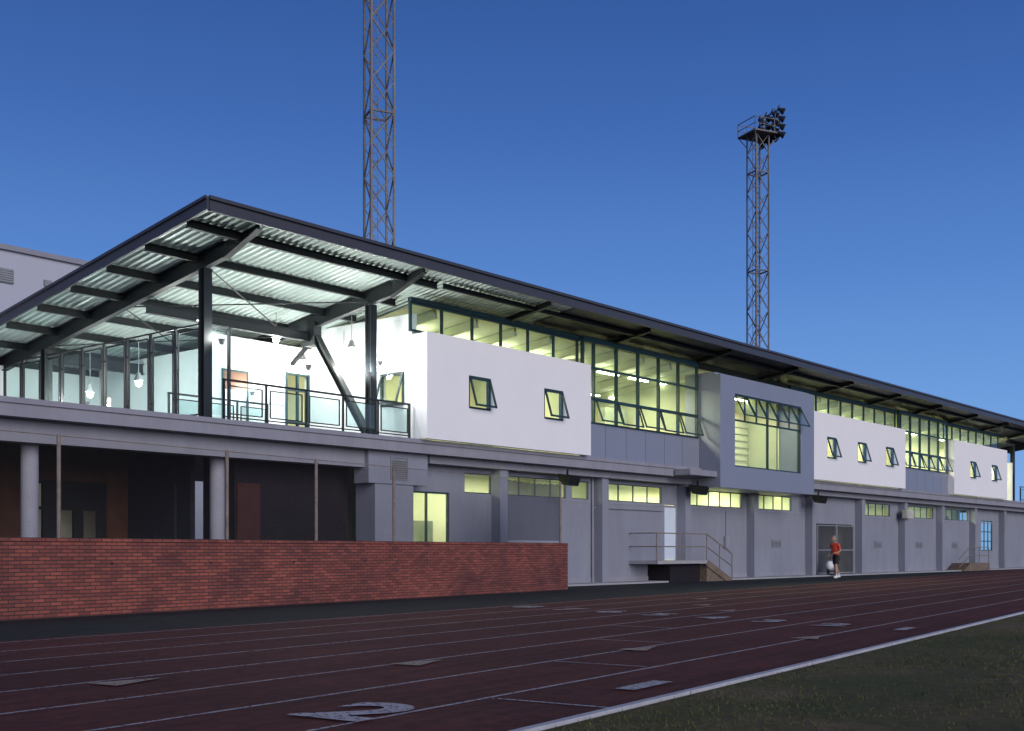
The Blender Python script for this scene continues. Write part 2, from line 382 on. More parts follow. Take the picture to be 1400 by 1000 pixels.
for i, bx in enumerate(BAY):
    if bx > X1: break
    terr = bx < 24.5 or bx > 82
    y1 = Y1 - 0.3 if terr else TU + 0.2
    ya = Y0 + 0.15
    if terr:
        st.ibeam((bx, ya + 1.3, RZ(ya + 1.3) - dz), (bx, y1, RZ(y1) - dz), 0.18, 0.42)
        st.add([(bx - .01, ya, RZ(ya) - .17), (bx + .01, ya, RZ(ya) - .17), (bx - .01, ya, RZ(ya) - .30), (bx + .01, ya, RZ(ya) - .30),
                (bx - .01, ya + 1.3, RZ(ya + 1.3) - .17), (bx + .01, ya + 1.3, RZ(ya + 1.3) - .17), (bx - .01, ya + 1.3, RZ(ya + 1.3) - .59), (bx + .01, ya + 1.3, RZ(ya + 1.3) - .59)],
               [(0, 2, 6, 4), (1, 5, 7, 3), (0, 1, 3, 2)])
        st.beam((bx, ya, RZ(ya) - .31), (bx, ya + 1.3, RZ(ya + 1.3) - .60), 0.18, 0.02)
    else:
        st.ibeam((bx, ya, RZ(ya) - .26), (bx, y1, RZ(y1) - .30), 0.16, 0.16)
for j in range(9):
    y = 23.4 + 1.7 * j
    st.ibeam((X0 + 0.05, y, RZ(y) - 0.25), (24.75, y, RZ(y) - 0.25), 0.11, 0.20)
    st.ibeam((82.0, y, RZ(y) - 0.25), (X1 - 0.05, y, RZ(y) - 0.25), 0.11, 0.20)
st.ibeam((24.9, 23.3, RZ(23.3) - 0.25), (82, 23.3, RZ(23.3) - 0.25), 0.09, 0.14)
for (xa, xb) in ((17.8, 23.47), (82.0, 85.8)):
    st.ibeam((xa, 27.4, 7.62), (xb, 27.4, 7.62), 0.18, 0.28)
    st.ibeam((xa, 32.5, 6.85), (xb, 32.5, 6.85), 0.18, 0.32)
for ya_, yb_ in ((24.8, 28.5), (28.5, 32.5)):
    st.cyl((17.8, ya_, RZ(ya_) - .5), (23.47, yb_, RZ(yb_) - .5), .02, 6); st.cyl((17.8, yb_, RZ(yb_) - .5), (23.47, ya_, RZ(ya_) - .5), .02, 6)
def hcol(x, y, z0, z1, w=0.24):
    st.box(x - w / 2, x + w / 2, y - w / 2, y - w / 2 + .025, z0, z1); st.box(x - w / 2, x + w / 2, y + w / 2 - .025, y + w / 2, z0, z1)
    st.box(x - .02, x + .02, y - w / 2 + .026, y + w / 2 - .026, z0, z1); st.box(x - w * .75, x + w * .75, y - w * .75, y + w * .75, z0, z0 + .03)
for cx in (17.8, 23.47, 82.3, 86.0):
    for cy in (24.8, 32.5): hcol(cx, cy, ZS, RZ(cy) - 0.6)
for cx in (23.47, 82.3):
    st.ibeam((cx, 24.95, ZS + 0.1), (cx, 27.35, 7.85), 0.20, 0.20)
    st.box(cx - 0.14, cx + 0.14, 27.1, 27.7, 7.35, 8.05)
    st.beam((cx, 27.4, 7.5), (cx, 28.3, 6.9), 0.10)
st.done()

# --- terrace / podium slab
sl = P('floor_slab', M['slab'], B)
sl.box(2, 90, TS, 41, 4.05, ZS - 0.003)
sl.box(2, 90, TS - 0.05, TS - 0.003, 4.33, ZS)
sl.box(2, 22.99, 24.55, 24.95, 3.56, 4.047)
sl.box(25.6, 90, 24.5, 24.94, 3.82, 4.047)
sl.box(38.6, 42.4, 23.35, TS - 0.06, 4.08, 4.30)
sl.done()
# --- ground floor
gh = [(25.05, 27.0, 0.0, 3.0), (27.7, 29.0, 3.03, 3.67), (29.6, 33.0, 3.03, 3.67), (33.35, 34.35, 3.03, 3.67), (35.3, 39.2, 3.03, 3.67), (39.4, 40.3, 0.82, 3.0),
      (41.0, 45.6, 3.03, 3.67), (46.8, 50.3, 3.03, 3.67), (52.8, 57.0, 0.0, 2.5), (58.2, 61.9, 3.03, 3.67), (64.5, 68.3, 3.03, 3.67),
      (69.6, 74.2, 3.03, 3.67), (76.6, 78.8, 1.2, 3.1)]
gw = P('ground_floor_walls', M['grey'], B)
gw.wall(24.86, 90, -0.03, 4.046, TW, TW + 0.12, gh)
gw.box(23.0, 25.4, 24.4, TW - .003, 3.12, 4.046)
gw.box(23.3, 24.85, 24.45, 25.25, -0.03, 3.118)
for px_ in [29.2 + 5.67 * i for i in range(11)]:
    gw.box(px_ - 0.2, px_ + 0.2, 24.62, TW - 0.002, -0.03, 3.818)
gw.done()
jt = P('wall_joints', M['slab'], B)
for i in range(9):
    a0 = 29.2 + 5.67 * i + 0.203
    if i != 4: jt.box(a0, a0 + 5.26, TW - 0.018, TW - 0.001, 2.92, 2.98)
    if i != 4: jt.box(a0, a0 + 5.26, TW - 0.03, TW - 0.001, -0.03, 0.22)
jt.done()
lv = P('vent_louvres', M['galv'], B)
def louvre(x0, x1, z0, z1, y):
    lv.box(x0, x1, y - 0.03, y - 0.002, z0, z0 + .03); lv.box(x0, x1, y - .03, y - .002, z1 - .03, z1)
    lv.box(x0, x0 + .03, y - .03, y - .002, z0 + .03, z1 - .03); lv.box(x1 - .03, x1, y - .03, y - .002, z0 + .03, z1 - .03)
    z = z0 + .05
    while z < z1 - .06:
        lv.add([(x0 + .03, y - .035, z), (x1 - .03, y - .035, z), (x1 - .03, y - .002, z + .045), (x0 + .03, y - .002, z + .045)], [(0, 1, 2, 3)]); z += .06
louvre(23.85, 24.55, 3.25, 3.9, 24.4)
for x in (48.3, 59.8, 65.6, 71.3): louvre(x, x + 0.9, 1.35, 1.7, TW)
lv.done()
fr = P('window_frames', M['frame'], B); gl = P('window_glass', M['glass'], B); sg = P('sash_glass', M['sash_glass'], B)
def window(x0, x1, z0, z1, y, nx=1, zt=(), fw=0.05, d=0.08, glass=True):
    fr.box(x0, x1, y, y + d, z0, z0 + fw); fr.box(x0, x1, y, y + d, z1 - fw, z1)
    for i in range(nx + 1):
        c = x0 + (x1 - x0) * i / nx; c = min(max(c, x0 + fw / 2), x1 - fw / 2)
        fr.box(c - fw / 2, c + fw / 2, y + .001, y + d - .001, z0 + fw, z1 - fw)
    for z in zt: fr.box(x0 + fw, x1 - fw, y + .003, y + d - .003, z - fw / 2, z + fw / 2)
    if glass: gl.quad((x0, y + d / 2, z0), (x1, y + d / 2, z0), (x1, y + d / 2, z1), (x0, y + d / 2, z1))
def sash(x0, x1, z0, z1, y, ang, fw=0.06):
    """awning sash hinged at its top, bottom swung out toward -Y"""
    L = z1 - z0; c, s_ = math.cos(ang), math.sin(ang)
    def pt(x, l, o=0): return (x, y - l * s_ - o * c, z1 - l * c + o * s_)
    fr.beam(pt(x0 + fw / 2, 0), pt(x0 + fw / 2, L), fw, 0.04, up=(1, 0, 0)); fr.beam(pt(x1 - fw / 2, 0), pt(x1 - fw / 2, L), fw, 0.04, up=(1, 0, 0))
    fr.beam(pt(x0, fw / 2), pt(x1, fw / 2), 0.04, fw); fr.beam(pt(x0, L - fw / 2), pt(x1, L - fw / 2), 0.045, fw)
    sg.quad(pt(x0 + fw, fw), pt(x1 - fw, fw), pt(x1 - fw, L - fw), pt(x0 + fw, L - fw))
for h in gh:
    if h[3] - h[2] < 0.7: window(h[0], h[1], h[2], h[3], TW + 0.02, nx=max(1, round((h[1] - h[0]) / 0.95)), fw=0.03, d=0.05)
window(25.05, 27.0, 0.0, 3.0, TW + 0.03, nx=2, zt=(), fw=0.05)
window(76.6, 78.8, 1.2, 3.1, TW + 0.03, nx=3, zt=(1.8, 2.4), d=.06)
# --- upper floor
def small(x): return (x, x + 1.03, 5.5, 6.5)
wb = P('white_wall_panels', M['white'], B)
boxes = [(24.75, 32.84, [small(26.57), small(30.25)]), (48.95, 61.0, [small(51.5), small(54.95), small(58.4)]), (68.3, 77.9, [small(71.0), small(74.9)])]
for x0, x1, hs in boxes:
    wb.wall(x0, x1, ZS + 0.01, 7.57, TB, TB + 0.22, hs)
    wb.box(x0, x1, TB + 0.222, TU + 0.15, 7.40, 7.55)
    wb.box(x0, x0 + .2, TB + 0.222, TU + 0.1, ZS + .02, 7.398); wb.box(x1 - .2, x1, TB + 0.222, TU + 0.1, ZS + .02, 7.398)
    for h in hs:
        window(h[0], h[1], h[2], h[3], TB + 0.02, glass=False, fw=0.07, d=0.12)
        sash(h[0] + .03, h[1] - .03, h[2] + 0.03, h[3] - .05, TB + 0.0, math.radians(17))
wb.done()
cl = P('clerestory_rails', M['frame'], B)
for x0, x1, _ in boxes:
    n = max(2, round((x1 - x0) / 1.38))
    window(x0 - .15, x1, 7.62, 8.50, TU + 0.03, nx=n, fw=0.07)
    cl.box(x0 - .15, x1, TU - 0.02, TU + 0.14, 8.502, 8.62)
for x0, x1, n in ((32.9, 40.5, 0), (61.05, 68.25, 0)):
    w = 1.39; first = (x1 - x0) - 5 * w
    xs = [x0] + [x0 + first + w * i for i in range(6)]
    y = TS + 0.05
    for xx in xs: fr.box(xx - .035, xx + .035, y, y + .12, 5.62, 8.48)
    for zz in (5.62, 6.48, 7.55, 8.44): fr.box(x0, x1, y + .004, y + .11, zz, zz + .07)
    cl.box(x0, x1, y, y + .14, 8.512, 8.64)
    gl.quad((x0, y + .06, 6.55), (x1, y + .06, 6.55), (x1, y + .06, 8.44), (x0, y + .06, 8.44))
    for a_, b_ in zip(xs[:-1], xs[1:]):
        if b_ - a_ > 1: sash(a_ + .04, b_ - .04, 5.66, 6.47, y - 0.01, math.radians(random.uniform(17, 23)), 0.05)
        else: gl.quad((a_, y + .06, 5.69), (b_, y + .06, 5.69), (b_, y + .06, 6.48), (a_, y + .06, 6.48))
cl.done()
sp = P('spandrel_panels', M['panel'], B)
for x0, x1 in ((32.9, 40.58), (61.05, 68.25)):
    n = 6; w = (x1 - x0) / n
    for i in range(n): sp.box(x0 + i * w + .012, x0 + (i + 1) * w - .012, TS + 0.03, TS + 0.2, ZS + .01, 5.61)
GX0, GX1 = 40.6, 48.86
WX0, WX1, WZ0, WZ1 = 41.76, 47.6, 4.55, 7.45
sp.wall(GX0, GX1, 3.68, 8.10, TC, TC + 0.25, [(WX0, WX1, WZ0, WZ1)])
sp.wally(TC + 0.252, TU + 0.5, 3.68, 8.10, GX0, GX0 + 0.2, []); sp.wally(TC + .252, TU + .5, 3.68, 8.1, GX1 - .2, GX1, [])
sp.box(GX0, GX1, TC + .252, TU + 0.5, 8.11, 8.20); sp.box(GX0 + .202, GX1 - .202, TC + .252, TW - .01, 3.68, 3.9)
sp.done()
n = 6
window(WX0, WX1, WZ0, WZ1, TC + 0.06, nx=2, fw=0.06, d=0.1, zt=(6.42,), glass=False)
gl.quad((WX0, TC + .11, WZ0), (WX1, TC + .11, WZ0), (WX1, TC + .11, 6.4), (WX0, TC + .11, 6.4))
for i in range(n):
    w = (WX1 - WX0) / n; sash(WX0 + i * w + .01, WX0 + (i + 1) * w - .01, 6.45, 7.41, TC + 0.03, math.radians(28), 0.05)
    if i: fr.box(WX0 + i * w - .02, WX0 + i * w + .02, TC + .065, TC + .13, 6.45, 7.38)
# --- end walls / terrace walls
ew = P('terrace_walls', M['white_in'], B)
ew.wally(TU + 0.16, 28.95, ZS, 8.02, 24.8, 25.0, [(24.78, 25.76, 5.52, 6.48)])
ew.wall(21.0, 24.798, ZS, 7.6, 28.95, 29.15, [(23.75, 24.7, ZS, 6.77)])
ew.wally(29.152, 35, ZS, 7.2, 21.0, 21.2, [])
ew.wall(12.5, 20.998, ZS, 6.85, 35.0, 35.2, [])
ew.wall(24.8, 82, ZS, 6.6, 39.0, 39.2, [])
ew.wally(TU + 0.16, 39, ZS, 7.0, 81.0, 81.2, [])
ew.box(24.8, 25.0, TU + .16, 28.95, 8.022, 8.18)
ew.done()
y0, y1, z0, z1 = 24.78, 25.76, 5.52, 6.48
for a_, b_ in (((24.8, y0 + .03, z0), (24.8, y0 + .03, z1)), ((24.8, y1 - .03, z0), (24.8, y1 - .03, z1)), ((24.8, y0, z0 + .03), (24.8, y1, z0 + .03)), ((24.8, y0, z1 - .03), (24.8, y1, z1 - .03))):
    fr.beam(a_, b_, 0.07, 0.09)
c, s_ = math.cos(.3), math.sin(.3)
for yy in (y0 + .04, y1 - .04): fr.beam((24.76, yy, z1 - .04), (24.76 - .9 * s_, yy, z1 - .04 - .9 * c), .06, .04)
fr.beam((24.76 - .9 * s_, y0, z1 - .04 - .9 * c), (24.76 - .9 * s_, y1, z1 - .04 - .9 * c), .06)
sg.quad((24.76, y0, z1 - .04), (24.76, y1, z1 - .04), (24.76 - .9 * s_, y1, z1 - .04 - .9 * c), (24.76 - .9 * s_, y0, z1 - .04 - .9 * c))
for xx in (23.75, 24.2, 24.64): fr.box(xx, xx + .06, 28.9, 29.0, ZS, 6.77)
for zz in (5.2, 6.2, 6.70): fr.box(23.75, 24.7, 28.91, 28.99, zz, zz + .06)
# second door and wall light on the terrace back wall
fr.box(21.35, 21.41, 28.9, 28.947, ZS, 6.6); fr.box(22.25, 22.31, 28.9, 28.947, ZS, 6.6); fr.box(21.41, 22.25, 28.9, 28.947, 6.54, 6.6)
fr.done(); gl.done(); sg.done()
nb = P('terrace_door_panels', M['orange'], B); nb.box(21.412, 22.248, 28.915, 28.947, 6.0, 6.538)
nb.done()
rv = P('panel_joints', M['galv'], B)
for zz in (5.7, 6.9): rv.box(22.4, 23.7, 28.943, 28.949, zz, zz + 0.02)
for yy in (27.4,): rv.box(24.79, 24.798, yy, yy + .02, ZS, 8.0)
for zz in (6.9,): rv.box(24.79, 24.798, 25.9, 28.9, zz, zz + .02)
rv.done()

# --- interiors
iw = P('interior_walls', M['inwall'], B)
iw.quad((25.1, 30.5, ZS), (81, 30.5, ZS), (81, 30.5, 8.0), (25.1, 30.5, 8.0))
iw.quad((24.9, 28.2, 0), (82, 28.2, 0), (82, 28.2, 4), (24.9, 28.2, 4))
iw.quad((24.88, 25.26, 0), (24.88, 28.2, 0), (24.88, 28.2, 4), (24.88, 25.26, 4))
iw.quad((41.3, 26.2, ZS), (48.3, 26.2, ZS), (48.3, 26.2, 7.4), (41.3, 26.2, 7.4))
iw.done()
ip = P('interior_partitions', M['inwall2'], B)
for x in (33.5, 41.2, 48.4, 55.0, 61.5, 68.5, 75.0): ip.box(x, x + .12, TU + 0.5, 30.4, ZS, 8.0)
for x in (34.9, 46.2, 52.2, 57.4, 68.6): ip.box(x, x + .12, TW + 0.3, 28.1, 0, 4.04)
z = ZS + .2
while z < 7.3: ip.box(41.35, 48.3, 26.15, 26.197, z, z + .05); z += .3
ip.done()
ic = P('interior_ceiling', M['inceil'], B)
ic.add([(25.1, TU + .3, 8.52), (81, TU + .3, 8.52), (81, 30.6, 7.75), (25.1, 30.6, 7.75)], [(0, 1, 2, 3)])
ic.quad((24.9, 25.13, 3.95), (82, 25.13, 3.95), (82, 28.2, 3.95), (24.9, 28.2, 3.95)); ic.done()
ib = P('ceiling_beams', M['inwall2'], B)
x = 26.0
while x < 81: ib.beam((x, TU + .35, 8.36), (x, 30.4, 7.62), .12, .26); x += 1.9
ib.done()
fl = P('interior_floor', M['infloor'], B)
fl.quad((25.1, TU + .3, ZS + .01), (81, TU + .3, ZS + .01), (81, 30.5, ZS + .01), (25.1, 30.5, ZS + .01)); fl.quad((24.9, 25.26, .01), (82, 25.26, .01), (82, 28.2, .01), (24.9, 28.2, .01)); fl.done()
fu = P('interior_furniture', M['furn'], B)
random.seed(9)
x = 26
while x < 80:
    w = random.uniform(.6, 2.0); hgt = random.uniform(.8, 3.0); yy = random.choice((27.5, 28.8, 30.1)); fu.box(x, x + w, yy, yy + .3, ZS + .012, ZS + hgt); x += w + random.uniform(.3, 1.5)
x = 28
while x < 80:
    w = random.uniform(.5, 1.3); fu.box(x, x + w, 27.6, 28.0, .012, random.uniform(2.2, 3.5)); x += w + random.uniform(1.5, 4)
fu.done()
tb = P('fluorescent_fixtures', M['tube'], B)
x = 26.2
while x < 80:
    for yy, zz in ((26.2, 8.0), (28.6, 7.62)): tb.box(x, x + 1.3, yy, yy + 0.12, zz, zz + .05)
    x += 2.1
x = 26.5
while x < 80:
    tb.box(x, x + 1.3, 26.6, 26.72, 3.85, 3.9); x += 3.1
tb.done()
def area(name, loc, sx, sy, power, col, rot=(0, 0, 0)):
    l = D.lights.new(name, 'AREA'); l.shape = 'RECTANGLE'; l.size = sx; l.size_y = sy; l.energy = power; l.color = col
    o = D.objects.new(name, l); COL.objects.link(o); o.location = loc; o.rotation_euler = rot; o.parent = B
for i, xc in enumerate((29.2, 37.3, 51.8, 58.3, 65, 71.8, 78.2)):
    area('ceiling_light', (xc, 26.6, 7.7), 5.2, 1.2, (430, 430, 330, 330, 420, 350, 330)[i], (1.0, 0.97, 0.66))
area('ceiling_light', (44.8, 25.1, 7.5), 5.2, 0.6, 190, (1.0, 0.97, 0.72))
for i, xc in enumerate((26.0, 31, 38.0, 43.6, 49.2, 54.8, 63, 72)):
    area('ceiling_light', (xc, 26.6, 3.8), 2.0 if i == 0 else 4.2, 1.2, (150, 170, 260, 330, 300, 60, 360, 400)[i], (1.0, 0.96, 0.68))

# --- door with landing, steps and rails
dr = P('service_door', M['door'], B); dr.box(39.43, 40.27, TW + .04, TW + .08, 0.84, 2.97); dr.done()
ld = P('door_landing', M['concrete'], B); ld.box(36.9, 40.5, 23.7, TW - .002, 0.70, 0.82); ld.done()
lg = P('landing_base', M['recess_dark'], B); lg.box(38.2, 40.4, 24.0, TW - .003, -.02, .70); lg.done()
stp = P('door_steps', M['timber'], B)
for i in range(5):
    stp.box(40.5 + .34 * i, 40.5 + .34 * (i + 1), 23.75, 24.9, -.02, .68 - .155 * i)
stp.beam((40.45, 23.72, .72), (42.3, 23.72, -.02), .05, .26); stp.done()
rl = P('landing_rails', M['rustpipe'], B)
for z in (1.35, 1.85):
    rl.cyl((36.9, 23.75, z), (40.5, 23.75, z), .024, 6); rl.cyl((40.5, 23.75, z), (42.5, 23.75, z - .78), .024, 6)
    rl.cyl((36.9, 23.75, z), (36.9, 24.95, z), .024, 6)
for x, zb in ((36.9, .8), (38.7, .8), (40.5, .8)): rl.cyl((x, 23.75, zb), (x, 23.75, 1.85), .024, 6)
rl.cyl((42.5, 23.75, 0), (42.5, 23.75, 1.07), .024, 6); rl.cyl((41.5, 23.75, .3), (41.5, 23.75, 1.46), .024, 6)
for z in (.9, 1.4):
    rl.cyl((71.2, 23.9, z), (74.6, 23.9, z), .024, 6); rl.cyl((71.2, 23.9, z), (69.4, 23.9, z - .7), .024, 6)
for x in (71.2, 72.9, 74.6): rl.cyl((x, 23.9, 0), (x, 23.9, 1.4), .024, 6)
rl.done()
ld2 = P('far_landing', M['timber'], B); ld2.box(71.2, 74.8, 23.9, TW - .003, -.02, .45)
for i in range(3): ld2.box(70.9 - .32 * i, 71.2 - .32 * i, 23.9, 24.9, -.02, .34 - .11 * i)
ld2.done()
gt = P('service_gate', M['galv'], B)
for x in (52.85, 54.9, 55.0, 56.95): gt.box(x - .03, x + .03, 24.9, 24.96, 0, 2.45)
for z in (.08, 1.2, 2.4): gt.box(52.9, 56.9, 24.91, 24.95, z, z + .05)
x = 53.0
while x < 56.9: gt.box(x, x + .015, 24.925, 24.94, .13, 2.4); x += .11
gt.done()
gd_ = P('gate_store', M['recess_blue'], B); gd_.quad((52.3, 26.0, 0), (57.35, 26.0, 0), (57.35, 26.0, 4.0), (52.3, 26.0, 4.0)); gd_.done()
fb = P('wall_floodlights', M['black'], B)
for x in (31.9, 40.4, 51.2):
    fb.beam((x, 24.1, 3.95), (x, 24.1, 3.7), .05); fb.add([(x - .32, 23.75, 3.72), (x + .32, 23.75, 3.72), (x + .32, 24.3, 3.80), (x - .32, 24.3, 3.80), (x - .28, 23.85, 3.38), (x + .28, 23.85, 3.38), (x + .28, 24.2, 3.44), (x - .28, 24.2, 3.44)],
           [(0, 1, 2, 3), (7, 6, 5, 4), (0, 4, 5, 1), (1, 5, 6, 2), (2, 6, 7, 3), (3, 7, 4, 0)])
fb.done()
ac = P('air_conditioner', M['ac'], B); ac.box(62.6, 63.6, 24.35, 24.6, 2.95, 3.4)
for i in range(6): ac.box(62.65, 63.55, 24.335, 24.348, 3.0 + .065 * i, 3.03 + .065 * i)
ac.done()
dp = P('conduits', M['slab'], B)
for x in (34.5, 46.6, 58.0): dp.cyl((x, 24.93, 0), (x, 24.93, 3.8), .04, 8)
dp.cyl((34.5, 24.93, 2.75), (39.2, 24.93, 2.75), .02, 6); dp.box(44.0, 44.35, 24.88, 24.998, 1.3, 1.8); dp.cyl((44.17, 24.95, 1.8), (44.17, 24.95, 2.9), .018, 6)
dp.done()

# --- arcade under the terrace
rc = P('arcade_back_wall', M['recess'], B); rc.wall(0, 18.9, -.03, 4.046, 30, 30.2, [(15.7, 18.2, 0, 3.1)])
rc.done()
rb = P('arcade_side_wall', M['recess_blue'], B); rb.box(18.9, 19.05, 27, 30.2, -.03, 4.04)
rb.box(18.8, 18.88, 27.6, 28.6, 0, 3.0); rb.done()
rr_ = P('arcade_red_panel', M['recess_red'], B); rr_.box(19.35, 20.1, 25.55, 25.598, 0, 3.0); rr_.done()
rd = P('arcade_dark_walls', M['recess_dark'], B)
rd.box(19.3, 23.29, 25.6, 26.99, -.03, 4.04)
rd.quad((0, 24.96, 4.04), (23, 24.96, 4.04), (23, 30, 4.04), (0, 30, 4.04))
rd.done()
rw = P('arcade_doors', M['black'], B)
for x in (15.7, 16.3, 17.2, 18.12): rw.box(x, x + .09, 29.95, 30.05, 0, 3.1)
for z in (.0, 2.3, 3.0): rw.box(15.7, 18.2, 29.96, 30.04, z, z + .09)
rw.box(16.39, 17.2, 29.97, 30.03, .09, 1.1); rw.box(17.29, 17.5, 29.97, 30.03, .09, 2.3); rw.box(17.9, 18.12, 29.97, 30.03, .09, 2.3); rw.box(17.5, 17.9, 29.97, 30.03, .09, 1.0)
rw.box(16.39, 17.2, 29.97, 30.03, 2.39, 3.0); rw.box(17.29, 18.12, 29.97, 30.03, 2.39, 3.0); rw.box(16.39, 16.75, 29.97, 30.03, 1.1, 2.3); rw.done()
M['lobby'] = pmat('lobby_wall', (0.55, 0.55, 0.48), 0.9)
cu = P('lobby_walls', M['lobby'], B); cu.quad((13, 32.2, 0), (21, 32.2, 0), (21, 32.2, 4), (13, 32.2, 4)); cu.quad((13, 30.2, 3.6), (21, 30.2, 3.6), (21, 32.2, 3.6), (13, 32.2, 3.6))
cu.quad((13, 30.2, .0), (21, 30.2, .0), (21, 32.2, .0), (13, 32.2, .0)); cu.done()
area('lobby_light', (17.2, 31.2, 3.5), 1.2, .3, 6, (1, .95, .8))
cc = P('arcade_columns', M['column'], B, smooth=False)
for x in (7.8, 13.4, 18.45): cc.cyl((x, 25.2, -.03), (x, 25.2, 4.04), .19, 24)
cc.done()
hr = P('arcade_rail', M['black'], B)
for z in (0.95, 1.45): hr.cyl((0, 26.4, z), (19, 26.4, z), .025, 6)
x = 0.5
while x < 19: hr.cyl((x, 26.4, 0), (x, 26.4, 1.45), .02, 6); x += 1.3
hr.done()

# --- terrace guard rail and wind screen
gd = P('terrace_guard_rail', M['steel'], B); gp = P('guard_infill', M['screen_glass'], B)
def guard(ax, a0, a1, fixed, zt=5.47, n=5):
    def pt(u, z): return (u, fixed, z) if ax == 'x' else (fixed, u, z)
    gd.beam(pt(a0, zt), pt(a1, zt), .05); gd.beam(pt(a0, ZS + .10), pt(a1, ZS + .10), .03)
    w = (a1 - a0) / n
    for i in range(n):
        u0, u1 = a0 + i * w, a0 + (i + 1) * w
        gd.beam(pt(u0 + .03, ZS), pt(u0 + .03, zt), .05)
        g0, g1 = u0 + .16, u1 - .1
        for z in (ZS + .18, zt - .14): gd.beam(pt(g0, z), pt(g1, z), .03)
        for u in (g0, g1): gd.beam(pt(u, ZS + .18), pt(u, zt - .14), .03)
        A, Bq, C_, D_ = pt(g0, ZS + .2), pt(g1, ZS + .2), pt(g1, zt - .16), pt(g0, zt - .16); gp.quad(A, Bq, C_, D_)
    gd.beam(pt(a1 - .03, ZS), pt(a1 - .03, zt), .06)
guard('x', 18.0, 24.6, 24.35, n=5)
guard('x', 82.4, 87.5, 24.35, n=4)
guard('x', 18.6, 22.0, 27.6, n=3)
ws = P('wind_screen_frame', M['steel'], B); wg = P('wind_screen_glass', M['screen_glass'], B)
ZT = 6.88
ys = [24.95 + 1.12 * i for i in range(12)]
for i, yy in enumerate(ys):
    ws.box(17.77, 17.83, yy - .035, yy + .035, ZS, ZT)
    if i < len(ys) - 1:
        y2 = ys[i + 1]
        for z in (ZS + .18, ZT - .10): ws.box(17.785, 17.815, yy + .12, y2 - .12, z - .02, z + .02)
        for y_ in (yy + .12, y2 - .12): ws.box(17.785, 17.815, y_ - .015, y_ + .015, ZS + .2, ZT - .12)
        for z in (ZS + .6, ZT - .5):
            ws.box(17.79, 17.81, yy + .035, yy + .12, z, z + .04); ws.box(17.79, 17.81, y2 - .12, y2 - .035, z, z + .04)
        wg.quad((17.8, yy + .12, ZS + .2), (17.8, y2 - .12, ZS + .2), (17.8, y2 - .12, ZT - .1), (17.8, yy + .12, ZT - .1))
ws.box(17.78, 17.82, ys[0], ys[-1], ZT, ZT + .04)
ws.box(18.62, 18.69, 24.95, 25.02, ZS, 6.95); ws.box(17.85, 18.62, 24.96, 25.01, ZT - .04, ZT)
wg.quad((17.95, 24.985, ZS + .2), (18.55, 24.985, ZS + .2), (18.55, 24.985, ZT - .1), (17.95, 24.985, ZT - .1))
for o in (gd, gp, ws, wg): o.done()

# --- terrace lamps
tl = P('pendant_lamps', M['galv'], B); tbp = P('lamp_bulbs', M['bulb'], B)
def plight(x, y, z, e, r=.07):
    l = D.lights.new('terrace_lamp_light', 'POINT'); l.energy = e; l.shadow_soft_size = r; l.color = (0.96, 1.0, 0.95)
    o = D.objects.new('terrace_lamp_light', l); COL.objects.link(o); o.parent = B; o.location = (x, y, z)
for (x, y, z, e) in [(17.95, 25.15, 6.95, 40), (22.3, 27.6, 7.40, 75), (23.9, 28.3, 7.0, 50), (24.1, 26.3, 7.2, 70), (18.6, 29.0, 5.85, 55), (18.6, 31.5, 5.75, 60), (15.5, 33.0, 5.85, 50)]:
    tl.cyl((x, y, z + .07), (x, y, z + .3), .14, 12, r2=.05); tl.cyl((x, y, z + .3), (x, y, min(RZ(y) - .2, z + 1.3)), .012, 6); tbp.ball((x, y, z), .085, 8)
    plight(x, y, z - .16, e)
# uplights bracketed to columns and wall, washing the roof deck
for (x, y, z, e) in [(18.15, 24.6, 6.55, 130), (23.2, 24.6, 6.3, 130), (20.8, 24.4, 6.2, 170), (19.0, 27.8, 6.2, 130), (22.2, 28.6, 6.0, 60), (18.2, 31.0, 5.5, 130), (24.6, 25.6, 6.9, 35)]:
    tl.cyl((x, y, z - .16), (x, y, z - .03), .05, 10, r2=.10); plight(x, y, z + .04, e, .05)
tl.done(); tbp.done()

wk = P('pavement', M['concrete']); wk.box(29.4, 92, 24.05, 24.98, -.04, .05); wk.done()

# ------------------------------------------------------------------ brick wall with chain-link fence
BL, BQ = 31.5, 18.55
bw = P('brick_wall', M['brick'], rz=TA); bw.box(-12, BL, BQ, BQ + .35, -.05, 1.36)
x = -12
while x < BL - .01:       # rowlock coping
    bw.box(x + .004, min(x + .098, BL + .02), BQ - .02, BQ + .37, 1.362, 1.43 + random.uniform(-.004, .004)); x += .1
BW = bw.done()
wp = P('weep_holes', M['black'], BW)
x = -10
while x < BL: wp.box(x, x + .06, BQ - .004, BQ - .001, .93, .97); x += 2.45
wp.done()
F = empty('chain_link_fence', rz=TA)
fp = P('fence_posts', M['rustpipe'], F); fy = BQ + .18
for p in (1.5, 7.4, 13.5, 17.6, 20.35, 23.2, 31.35): fp.cyl((p, fy, 1.3), (p, fy, 3.32), .038, 8)
fp.cyl((1.5, fy, 3.30), (31.35, fy, 3.30), .010, 6); fp.done()
fm = P('fence_mesh', M['chain'], F); fm.quad((-10, fy, 1.43), (28.4, fy, 1.43), (28.4, fy, 3.30), (-10, fy, 3.30)); fm.done()
fd = P('fence_privacy_mesh', M['chain_dense'], F)
nseg = 24; w = (31.33 - 28.4) / nseg
for i in range(nseg):
    f = lambda k: fy + .02 * math.sin(k * 1.1)
    x0 = 28.4 + i * w; sag = lambda k: 3.25 - .05 * math.sin(math.pi * k / nseg) + .015 * math.sin(k * 2.3)
    fd.quad((x0, f(i), 1.5), (x0 + w, f(i + 1), 1.5), (x0 + w, f(i + 1), sag(i + 1)), (x0, f(i), sag(i)))
fd.done()

